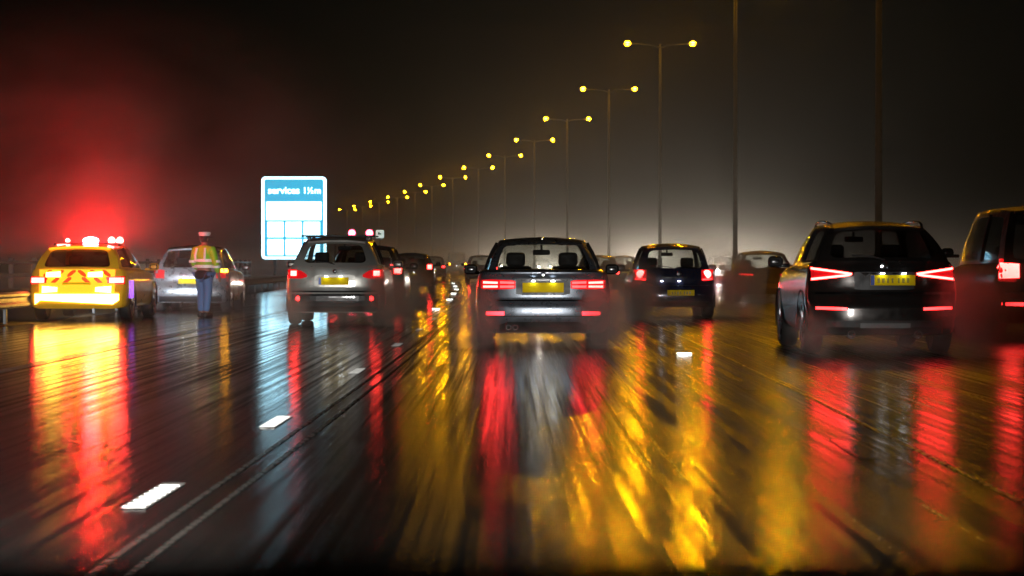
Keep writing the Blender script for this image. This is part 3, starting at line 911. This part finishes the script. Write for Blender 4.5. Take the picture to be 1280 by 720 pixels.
LAMP_LABELS = ['nearest street lamp column, faint pole rising behind the dark SUV, lanterns above the photo',
 'tall street lamp column rising behind the brown hatchback, lit lanterns cut by the top edge',
 'tall twin arm street lamp standing above the navy hatchback, its lit lanterns highest in view',
 'twin arm street lamp just right of the grey saloon roof, second highest lit pair',
 'twin arm street lamp over the right part of the saloon roof, third highest lit pair',
 'twin arm street lamp over the left part of the saloon roof, fourth highest lit pair',
 'twin arm street lamp above the left mirror of the grey saloon, fifth highest lit pair',
 'twin arm street lamp above the far dark red hatchback, sixth highest lit pair',
 'small twin lamp column above the pale van, seventh highest lit pair',
 'small twin lamp column above the small red lit car, eighth highest pair',
 'small twin lamp column above the dark SUV with yellow plate, ninth highest pair',
 'distant lamp column right of the small white sign, fifth lit pair from the far end',
 'distant lamp column above the small white sign, fourth lit pair from the far end',
 'distant lamp column above the right red signal lamp, third lit pair from the far end',
 'distant lamp column second from the far end, right of the blue sign']
proto['label'] = LAMP_LABELS[0]
def copy_tree(o, parent=None):
    c2 = o.copy(); COL.objects.link(c2); c2.parent = parent
    for ch in o.children: copy_tree(ch, c2)
    return c2
for n in range(1, len(POLE_X)):
    o = copy_tree(proto); o.location = pole_pos(n); o['label'] = LAMP_LABELS[n]
    o.rotation_euler = (0, 0, -math.atan(rslope(62.6+34.5*n))*.6)

# ------------------------------------------------------------------ steel safety barriers
def barrier(name, label, line, z=.42, side=1, post_step=3.2):
    """line(Y)->x ; W-beam on posts"""
    root = thing(name, label, 'barrier', (line(20), 20, 0))
    ox, oy = line(20), 20
    prof = [(0, .155), (.045, .115), (.045, .075), (0, .035), (0, -.035), (.045, -.075), (.045, -.115), (0, -.155)]
    bm = bmesh.new()
    prev = None
    for i in range(111):
        Y = 4+i*6.0
        ring = [bm.verts.new((line(Y)-side*(.08+a)-ox, Y-oy, z+b)) for a, b in prof]
        ring += [bm.verts.new((line(Y)-side*(.075+a)-ox+side*.012, Y-oy, z+b)) for a, b in reversed(prof)]
        if prev:
            k = len(ring)
            for j in range(k): bm.faces.new((prev[j], prev[(j+1) % k], ring[(j+1) % k], ring[j]))
        prev = ring
    link('rail', bm, MT['steel'], root)
    Y = 6.0
    pm = None
    while Y < 250:
        if pm is None:
            pm = link('post', box((0, 0, z/2+.04), (.06, .12, z+.2), .008, seg=1), MT['steel'], root)
            po = pm
        else:
            po = pm.copy(); COL.objects.link(po)
        po.location = (line(Y)-ox, Y-oy, 0)
        Y += post_step
    return root
barrier('safety_barrier', 'steel safety barrier along the hard shoulder beside the patrol car', lambda Y: rx(-9.65, Y), .42, -1)
def cline(Y):
    if Y <= 62.6: return rx(0, Y)+(pole_pos(0).x-rx(0, 62.6))-.55
    k = min((Y-62.6)/34.5, len(POLE_X)-1.001); i = int(k); f = k-i
    x = pole_pos(i).x*(1-f)+pole_pos(i+1).x*f-.55
    if Y > 545: x += (Y-545)*rslope(545)
    return x
barrier('safety_barrier', 'low steel safety barrier in the central reservation at the lamp column feet', cline, .42, 1)

# ------------------------------------------------------------------ post and rail fence on the verge
fr = thing('boundary_fence', 'dark post and rail fence on the verge behind the hard shoulder barrier', 'fence', (rx(-12.5, 60), 60, 0))
MT['wood'] = M('weathered wood', (.10, .085, .07), .7, bump=.4, bscale=30)
pm = None
for k in range(26):
    Y = 50+k*3.0
    if pm is None: pm = link('post', box((0, 0, .62), (.12, .12, 1.24), .01, seg=1), MT['wood'], fr); po = pm
    else: po = pm.copy(); COL.objects.link(po)
    po.location = (rx(-12.5, Y)-fr.location.x, Y-60, 0)
for z in (.45, .8, 1.12):
    link('rail', tube([(rx(-12.44, 50+k*3)-fr.location.x, -10+k*3, z) for k in range(26)], .045, 6), MT['wood'], fr)

# ------------------------------------------------------------------ services sign
ZS = 125.0
sc_ = ZS/F
sp = at(367.5, ZS)
sg = thing('services_sign', 'large reflective blue and white motorway services sign with added glow on the left verge', 'road sign', (sp.x, ZS, 0), math.atan(367/1e9))
SW, SH = 81*sc_, 103*sc_
zc0 = EYE+(HZ-324)*sc_
MT['sign_white'] = E('white sign face with added glow', (.50, .86, 1.0), P_SIGN, (.7, .7, .7))  # reflective sheeting, returned headlamp light put in as emission
MT['sign_blue'] = E('blue sign face with added glow', (.045, .55, .84), 1.0, (.02, .15, .5))
def rrect(w, h, r, z0, y, th, n=6):
    bm = bmesh.new()
    pts = []
    for cx, cz, a0 in ((w/2-r, h-r, 0), (-w/2+r, h-r, 90), (-w/2+r, r, 180), (w/2-r, r, 270)):
        for k in range(n+1):
            a = math.radians(a0+90*k/n); pts.append((cx+r*math.cos(a), cz+r*math.sin(a)))
    f = [bm.verts.new((x, y, z+z0)) for x, z in pts]; b = [bm.verts.new((x, y+th, z+z0)) for x, z in pts]
    bm.faces.new(f); bm.faces.new(b)
    for i in range(len(f)): bm.faces.new((f[i], f[(i+1) % len(f)], b[(i+1) % len(f)], b[i]))
    return bm
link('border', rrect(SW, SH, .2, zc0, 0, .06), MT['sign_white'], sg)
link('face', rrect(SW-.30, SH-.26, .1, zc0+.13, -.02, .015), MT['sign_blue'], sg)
def cell(x0, x1, y0, y1, name='panel'):       # crop pixels -> metres
    kx, kz = SW/440.0, SH/570.0
    w, h = (x1-x0)*kx, (y1-y0)*kz
    o = link(name, rrect(w, h, .05, 0, 0, .012, 3), MT['sign_white'], sg)
    o.location = (((x0+x1)/2-320)*kx, -.036, zc0+(630-y1)*kz)
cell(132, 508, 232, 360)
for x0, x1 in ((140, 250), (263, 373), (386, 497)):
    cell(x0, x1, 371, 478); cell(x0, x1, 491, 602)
def text(body, size, loc, m, parent, name='lettering', rot=(PI/2, 0, 0), ext=.006, align='LEFT', bold=.0):
    cu = bpy.data.curves.new(name, 'FONT'); cu.body = body; cu.size = size; cu.extrude = ext; cu.align_x = align; cu.offset = bold
    o = bpy.data.objects.new(name, cu); COL.objects.link(o)
    bpy.context.view_layer.update()
    me = bpy.data.meshes.new_from_object(o)
    bpy.data.objects.remove(o)
    o = bpy.data.objects.new(name, me); COL.objects.link(o)
    me.materials.clear(); me.materials.append(m)
    o.location = loc; o.rotation_euler = rot; o.parent = parent
    return o
kx, kz = SW/440.0, SH/570.0
def fit_text(body, x0, x1, zb, hh):
    o = text(body, 1.0, (0, 0, 0), MT['sign_white'], sg, bold=.022)
    xs = [v.co.x for v in o.data.vertices]; ys = [v.co.y for v in o.data.vertices]
    kk = (x1-x0)*kx/(max(xs)-min(xs)); kh = hh*kz/(max(ys)-min(ys))
    for v in o.data.vertices: v.co.x = (v.co.x-min(xs))*kk; v.co.y = (v.co.y-min(ys))*kh
    o.location = ((x0-320)*kx, -.03, zc0+(630-zb)*kz)
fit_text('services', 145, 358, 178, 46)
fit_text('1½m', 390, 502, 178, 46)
for x in (-1.0, 1.0):
    link('sign_post', tube([(x, .14, 0), (x, .14, zc0+SH-.3)], .08, 10), MT['steel'], sg, True)

# ------------------------------------------------------------------ signal mast with two red lamps and a small white sign
ZM = 170.0
mp = at(419, ZM)
ms = thing('signal_mast', 'roadside signal mast with two red lamps lit, above the silver crossover roof', 'signal', (mp.x, ZM, 0))
link('mast', tube([(0, 0, 0), (0, 0, 3.1)], .08, 10), MT['pole'], ms, True)
link('mast_arm', tube([(0, 0, 2.75), (3.4, 0, 2.75)], .035, 8), MT['pole'], ms, True)
MT['signal_red'] = E('red signal lamp', (1, .05, .10), 30, (.4, .02, .03))
for px in (440, 462):
    x = (px-419)*ZM/F
    hd = link('signal_head', box((x, 0, 3.1), (.5, .2, .5), .05), MT['trim'], ms)
    link('red_lamp', lathe([(.06, -.07), (.19, -.04), (.24, 0), (.24, .06)], 16, 'Y', (x, -.13, 3.18)), MT['signal_red'], hd)
mk = thing('marker_sign', 'small white rounded sign with a dark symbol, right of the red signal lamps', 'road sign', (at(475, ZM).x, ZM, 0))
MT['marker'] = E('white marker with emission', (.75, .95, .85), .75, (.7, .7, .7))  # white face carries its own emission
MT['ink'] = M('dark green ink', (.02, .07, .05), .5)
link('face', rrect(.56, .56, .08, 2.83, -.08, .03), MT['marker'], mk)
link('symbol', box((-.02, -.10, 3.12), (.26, .02, .10), .01), MT['ink'], mk)
link('symbol', box((-.08, -.10, 3.20), (.10, .018, .12), .01), MT['ink'], mk)
link('post', tube([(0, 0, 0), (0, 0, 3.3)], .035, 8), MT['pole'], mk, True)

# ------------------------------------------------------------------ road studs
MT['stud'] = E('stud lens with added glint', (.95, 1, .95), 5, (.8, .8, .8))  # reflective studs, headlamp glint put in as emission
MT['stud_body'] = M('stud housing', (.25, .25, .25), .5, .5)
def stud_proto():
    b = bmesh.new(); add_box(b, (0, 0, .008), (.13, .11, .016), 0, .006, 1); return b
first = None
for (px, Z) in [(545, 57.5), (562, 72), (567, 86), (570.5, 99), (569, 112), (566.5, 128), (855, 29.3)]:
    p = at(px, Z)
    lab = {545: 'nearest road stud with added glint on the left lane line, beside the dark estate car', 855: 'single white road stud with added glint on wet road below the navy hatchback'}.get(px, None)
    if lab is None: lab = {562: 'second nearest road stud with added glint in the row on the left lane line', 567: 'third road stud with added glint in the row on the left lane line',
                            570.5: 'fourth road stud with added glint in the row on the left lane line', 569: 'fifth road stud with added glint in the row on the left lane line', 566.5: 'farthest road stud with added glint of the row on the left lane line'}[px]
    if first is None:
        r = thing('road_stud', lab, 'road stud', p, 0, 'road studs with added glint')
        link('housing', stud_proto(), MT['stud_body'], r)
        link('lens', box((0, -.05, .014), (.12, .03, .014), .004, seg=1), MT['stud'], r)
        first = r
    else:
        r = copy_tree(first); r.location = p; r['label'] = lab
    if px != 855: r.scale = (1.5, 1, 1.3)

# ------------------------------------------------------------------ traffic officer
def skin(name, verts, edges, radii, m, parent, root=0, sub=2):
    me = bpy.data.meshes.new(name); me.from_pydata([Vector(v) for v in verts], edges, [])
    o = bpy.data.objects.new(name, me); COL.objects.link(o)
    sm = o.modifiers.new('s', 'SKIN'); sm.use_smooth_shade = True
    for i, r in enumerate(radii):
        rr = r if isinstance(r, tuple) else (r, r)
        me.skin_vertices[0].data[i].radius = rr
        me.skin_vertices[0].data[i].use_root = (i == root)
    ss = o.modifiers.new('d', 'SUBSURF'); ss.levels = sub; ss.render_levels = sub
    bpy.context.view_layer.update()
    dg = bpy.context.evaluated_depsgraph_get()
    me2 = bpy.data.meshes.new_from_object(o.evaluated_get(dg), depsgraph=dg)
    bpy.data.objects.remove(o)
    me2.materials.clear(); me2.materials.append(m)
    return link(name, me2, None, parent, True)
pz = at(255, 49)
off = thing('person', 'traffic officer in yellow reflective jacket, blue trousers and white cap standing on the hard shoulder', 'person', pz, math.radians(-28))
SKIN = M('skin', (.30, .17, .12), .5)
HIVIS = M('hi-vis yellow cloth', (.26, .62, .02), .7, bump=.3, bscale=25)
DENIM = M('blue denim', (.10, .20, .42), .8, bump=.3, bscale=40)
DARK = M('dark cloth', (.02, .014, .018), .8)
TAPE = M('reflective tape', (.92, .94, .92), .4)
V_, E_, R_ = [], [], []
def vtx(p, r, par=None):
    V_.append(p); R_.append(r)
    if par is not None: E_.append((par, len(V_)-1))
    return len(V_)-1
pel = vtx((0, 0, .92), (.15, .11)); wst = vtx((0, 0, 1.06), (.14, .10), pel); ch = vtx((0, .01, 1.26), (.17, .115), wst); nk0 = vtx((0, 0, 1.42), (.09, .08), ch)
nk = vtx((0, .01, 1.49), .055, nk0); hd = vtx((0, .02, 1.57), (.072, .085), nk); tp = vtx((0, .02, 1.66), (.07, .085), hd); top = vtx((0, .02, 1.70), (.045, .05), tp)
def arm(sg, el, wr):
    sh = vtx((sg*.19, 0, 1.385), .065, nk0)
    e = vtx(el, .045, sh); w_ = vtx(wr, .03, e)
    d = (Vector(wr)-Vector(el)).normalized()
    pm_ = vtx(tuple(Vector(wr)+d*.07), (.038, .02), w_)
    for k in range(4):
        a = Vector(wr)+d*.11+Vector((0, (k-1.5)*.02, 0)); b_ = a+d*(.04+.012*(1.5-abs(k-1.5)))+Vector((-sg*.008, 0, 0))
        x1 = vtx(tuple(a), .010, pm_); vtx(tuple(b_), .008, x1)
    t1 = vtx(tuple(Vector(wr)+d*.05+Vector((0, .045, 0))), .011, pm_); vtx(tuple(Vector(wr)+d*.09+Vector((0, .06, 0))), .008, t1)
arm(-1, (-.29, .03, 1.13), (-.25, .17, .95))
arm(1, (.29, -.01, 1.11), (.29, .10, .86))
def leg(sg, y):
    h = vtx((sg*.095, 0, .86), .095, pel); k = vtx((sg*.10, y*.5+.02, .48), .062, h); a = vtx((sg*.10, y, .09), .042, k); vtx((sg*.105, y+.13, .05), (.045, .035), a)
leg(-1, .04); leg(1, -.08)
skin('body', V_, E_, R_, SKIN, off)
skin('jacket', [(0, 0, .99), (0, 0, 1.07), (0, .01, 1.25), (0, 0, 1.40), (0, .005, 1.465), (-.20, 0, 1.375), (-.295, .03, 1.13), (-.26, .15, .98), (.20, 0, 1.375), (.295, -.01, 1.11), (.292, .08, .90)],
     [(0, 1), (1, 2), (2, 3), (3, 4), (3, 5), (5, 6), (6, 7), (3, 8), (8, 9), (9, 10)],
     [(.21, .155), (.20, .15), (.205, .15), (.12, .11), (.075, .075), .09, .07, .058, .09, .07, .058], HIVIS, off)
skin('trousers', [(0, 0, .90), (-.095, 0, .84), (-.10, .05, .48), (-.10, .045, .11), (.095, 0, .84), (.10, -.01, .48), (.10, -.075, .11)],
     [(0, 1), (1, 2), (2, 3), (0, 4), (4, 5), (5, 6)], [(.165, .125), .115, .085, .075, .115, .085, .075], DENIM, off)
skin('tunic', [(0, 0, .75), (0, 0, .86), (0, 0, .98)], [(0, 1), (1, 2)], [.215, .215, .20], DARK, off)
def band(z, rx_, ry_, h, cx=0, cy=0, tilt=0):
    b = bmesh.new(); n = 28
    lo = [b.verts.new((cx+rx_*math.cos(2*PI*k/n), cy+ry_*math.sin(2*PI*k/n), z-h/2)) for k in range(n)]
    hi = [b.verts.new((cx+rx_*math.cos(2*PI*k/n), cy+ry_*math.sin(2*PI*k/n), z+h/2)) for k in range(n)]
    for k in range(n): b.faces.new((lo[k], lo[(k+1) % n], hi[(k+1) % n], hi[k]))
    return b
jk = [o for o in off.children if o.name.startswith('jacket')][0]
for z, a in ((1.04, .215), (1.16, .215)):
    link('reflective_band', band(z, a, .162, .06), TAPE, jk, True)
for sx in (-1, 1):
    for z, cx, cy in ((1.14, sx*.293, .02), (1.03, sx*.287 if sx > 0 else -.276, .03 if sx > 0 else .10)):
        link('reflective_band', band(z, .078, .078, .05, cx, cy), TAPE, jk, True)
    link('reflective_brace', tube([(sx*.11, -.135, 1.15), (sx*.115, -.14, 1.26), (sx*.10, -.10, 1.41)], .024, 6), TAPE, jk)
CAPW = M('white cap cloth', (.75, .75, .75), .6)
cap = link('cap', lathe([(.10, 1.645), (.105, 1.66), (.128, 1.705), (.115, 1.735), (.03, 1.745)], 24, 'Z', (0, .02, 0)), CAPW, off, True)
link('cap_band', lathe([(.098, 1.625), (.103, 1.63), (.104, 1.66), (.098, 1.665)], 24, 'Z', (0, .02, 0)), DARK, cap, True)
link('cap_peak', box((0, .15, 1.635), (.16, .10, .012), .005), DARK, cap)
link('hair', lathe([(.05, 1.52), (.078, 1.55), (.088, 1.60), (.09, 1.635), (.05, 1.64)], 20, 'Z', (0, .005, 0)), M('dark hair', (.02, .014, .01), .6), off, True)
for sx in (-1, 1):
    link('boot', box((sx*.105, (.04 if sx < 0 else -.08)+.06, .055), (.10, .28, .11), .04, seg=3), MT['trim'], off, True)
    link('eye', lathe([(.004, .012), (.011, .006), (.012, 0)], 10, 'Y', (sx*.032, .098, 1.605)), DARK, off)
    link('ear', box((sx*.082, .01, 1.585), (.02, .04, .06), .009), SKIN, off, True)
link('nose', box((0, .112, 1.575), (.025, .035, .045), .01), SKIN, off, True)
link('mouth', box((0, .105, 1.535), (.045, .01, .01), .003), M('lips', (.25, .09, .08), .5), off)

# ------------------------------------------------------------------ spray thrown up by the tyres, and an added halo mist
def spray_or_mist(loc, size, dens, seed, col=(.93, .86, .76), soft=False):
    b = bmesh.new(); bmesh.ops.create_icosphere(b, subdivisions=2, radius=1)
    o = link('spray_or_mist', b)
    o.location = loc; o.scale = size; o['kind'] = 'stuff'
    m = bpy.data.materials.new('tyre spray and halo mist'); m.use_nodes = True
    t = m.node_tree; t.nodes.clear()
    out = t.nodes.new("ShaderNodeOutputMaterial"); vp = t.nodes.new("ShaderNodeVolumePrincipled")
    vp.inputs['Color'].default_value = (*col, 1); vp.inputs['Anisotropy'].default_value = .3 if soft else .05
    tc = t.nodes.new("ShaderNodeTexCoord")
    ln = t.nodes.new("ShaderNodeVectorMath"); ln.operation = 'LENGTH'; t.links.new(tc.outputs['Object'], ln.inputs[0])
    mr = t.nodes.new("ShaderNodeMapRange"); mr.interpolation_type = 'SMOOTHSTEP'
    mr.inputs[1].default_value = 0; mr.inputs[2].default_value = .95; mr.inputs[3].default_value = dens; mr.inputs[4].default_value = 0
    t.links.new(ln.outputs['Value'], mr.inputs[0])
    mp_ = t.nodes.new("ShaderNodeMapping"); mp_.inputs['Location'].default_value = (seed*3.1, seed, seed*7); t.links.new(tc.outputs['Object'], mp_.inputs[0])
    nz = t.nodes.new("ShaderNodeTexNoise"); nz.inputs['Scale'].default_value = 1.8; nz.inputs['Detail'].default_value = 2
    t.links.new(mp_.outputs[0], nz.inputs['Vector'])
    m2 = t.nodes.new("ShaderNodeMapRange"); m2.inputs[1].default_value = .3; m2.inputs[2].default_value = .65; m2.inputs[3].default_value = .15; m2.inputs[4].default_value = 1.2
    if soft: m2.inputs[1].default_value = .40; m2.inputs[2].default_value = .62; m2.inputs[3].default_value = .1; m2.inputs[4].default_value = 1.3; nz.inputs['Detail'].default_value = 4; nz.inputs['Distortion'].default_value = 1.2
    t.links.new(nz.outputs[0], m2.inputs[0])
    mu = t.nodes.new("ShaderNodeMath"); mu.operation = 'MULTIPLY'; t.links.new(mr.outputs[0], mu.inputs[0]); t.links.new(m2.outputs[0], mu.inputs[1])
    t.links.new(mu.outputs[0], vp.inputs['Density']); t.links.new(vp.outputs[0], out.inputs['Volume'])
    o.data.materials.append(m)
SPR = .50
for i, (px, Z, hw, hl, hh, d) in enumerate([
    (594, 31.5, .45, 1.6, .65, 1.0), (757, 31.5, .5, 1.6, .7, 1.2), (679, 31.0, 1.0, 1.5, .35, .6),
    (1015, 28.6, .4, 1.4, .45, .5), (1215, 28.6, .6, 1.8, .8, 1.1), (1110, 28.3, 1.0, 1.4, .35, .6),
    (485, 42.6, .55, 1.8, .8, 1.3), (362, 42.6, .5, 1.6, .6, .9), (420, 42.2, 1.0, 1.5, .4, .6),
    (800, 47.7, .5, 1.8, .7, 1.0), (915, 50, 1.1, 3.5, 1.0, 1.0), (843, 47.2, 1.0, 1.8, .4, .8),
    (905, 52, 1.7, 5, 1.3, 1.0), (785, 46, .9, 3, .9, .9), (1240, 31, .9, 2.5, 1.0, .9), (500, 45, .9, 3, .9, .9), (520, 88, 1.6, 4, .9, .7), (760, 95, 2.5, 6, 1.2, .6), (960, 66, 1.3, 3, .8, .7)]):
    spray_or_mist(at(px, Z, hh*.55), (hw, hl, hh), SPR*d*1.6/max(.5, hw), i+1)

spray_or_mist(at(95, 48.5, 2.1), (8.5, 5, 5.2), .12, 31, (.95, .8, .8), True)  # mist added around the patrol car, tinted to carry a red halo
def spray_bank(D):
    b = box((-60, 420, 4.5), (260, 680, 8.96))
    o = link('spray_or_mist', b); o['kind'] = 'stuff'
    m = bpy.data.materials.new('road spray bank'); m.use_nodes = True
    t = m.node_tree; t.nodes.clear()
    out = t.nodes.new("ShaderNodeOutputMaterial"); vp = t.nodes.new("ShaderNodeVolumePrincipled")
    vp.inputs['Color'].default_value = (.92, .91, .9, 1); vp.inputs['Anisotropy'].default_value = .6
    tc = t.nodes.new("ShaderNodeTexCoord"); sx = t.nodes.new("ShaderNodeSeparateXYZ"); t.links.new(tc.outputs['Object'], sx.inputs[0])
    mr = t.nodes.new("ShaderNodeMapRange"); mr.inputs[1].default_value = 0; mr.inputs[2].default_value = 8.9; mr.inputs[3].default_value = 1; mr.inputs[4].default_value = 0
    t.links.new(sx.outputs['Z'], mr.inputs[0])
    pw = t.nodes.new("ShaderNodeMath"); pw.operation = 'POWER'; pw.inputs[1].default_value = 5.0; t.links.new(mr.outputs[0], pw.inputs[0])
    mu = t.nodes.new("ShaderNodeMath"); mu.operation = 'MULTIPLY'; mu.inputs[1].default_value = D; t.links.new(pw.outputs[0], mu.inputs[0])
    my = t.nodes.new("ShaderNodeMapRange"); my.inputs[1].default_value = 80; my.inputs[2].default_value = 160; t.links.new(sx.outputs['Y'], my.inputs[0])
    m2 = t.nodes.new("ShaderNodeMath"); m2.operation = 'MULTIPLY'; t.links.new(mu.outputs[0], m2.inputs[0]); t.links.new(my.outputs[0], m2.inputs[1])
    t.links.new(m2.outputs[0], vp.inputs['Density']); t.links.new(vp.outputs[0], out.inputs['Volume'])
    o.data.materials.append(m)
spray_bank(BANK)
# ------------------------------------------------------------------ the photographer's own car: dashboard and headlamps
db = bmesh.new()
rows = []
for y, z in ((.30, .90), (.36, .972), (.45, 1.008), (.60, 1.030), (.80, 1.016), (.98, .994), (1.04, .96), (1.0, .85), (.34, .82)):
    rows.append([db.verts.new((-.75+1.5*k/16, y+.05*(1-((k-8)/8)**2), z)) for k in range(17)])
for r0, r1 in zip(rows, rows[1:]+rows[:1]):
    for k in range(16): db.faces.new((r0[k], r0[k+1], r1[k+1], r1[k]))
db.faces.new([r[0] for r in rows]); db.faces.new([r[16] for r in rows])
own = thing('own_car_front', 'black dashboard of the car the photo is taken from, along the bottom edge', 'car interior', (0, .6, 0))
mdash, tdash, pdash = principled('matt black dashboard')
pdash.inputs['Base Color'].default_value = (.006, .006, .006, 1); pdash.inputs['Roughness'].default_value = 1; pdash.inputs['Specular IOR Level'].default_value = 0
dbo = link('dashboard', db, mdash, own, True); dbo.location = (0, -.6, 0)
for sg, rz, pw_, sz in ((-1, .15, 5.2, 15), (1, .0, 1.5, 24)):
    hl = link('headlamp', lathe([(.09, -.1), (.09, 0), (.07, .03), (.02, .04)], 14, 'Y', (sg*.62, 1.6, .66)), MT['head'], own)
    ld = bpy.data.lights.new('headlamp_beam', 'SPOT'); ld.energy = P_HEAD*pw_; ld.color = (.98, .96, .92); ld.spot_size = math.radians(sz); ld.spot_blend = .9; ld.shadow_soft_size = .08
    lo = bpy.data.objects.new('headlamp_beam', ld); COL.objects.link(lo); lo.parent = own
    lo.location = (sg*.62, 1.72, .66); lo.rotation_euler = (PI/2-.06, 0, rz)   # dipped
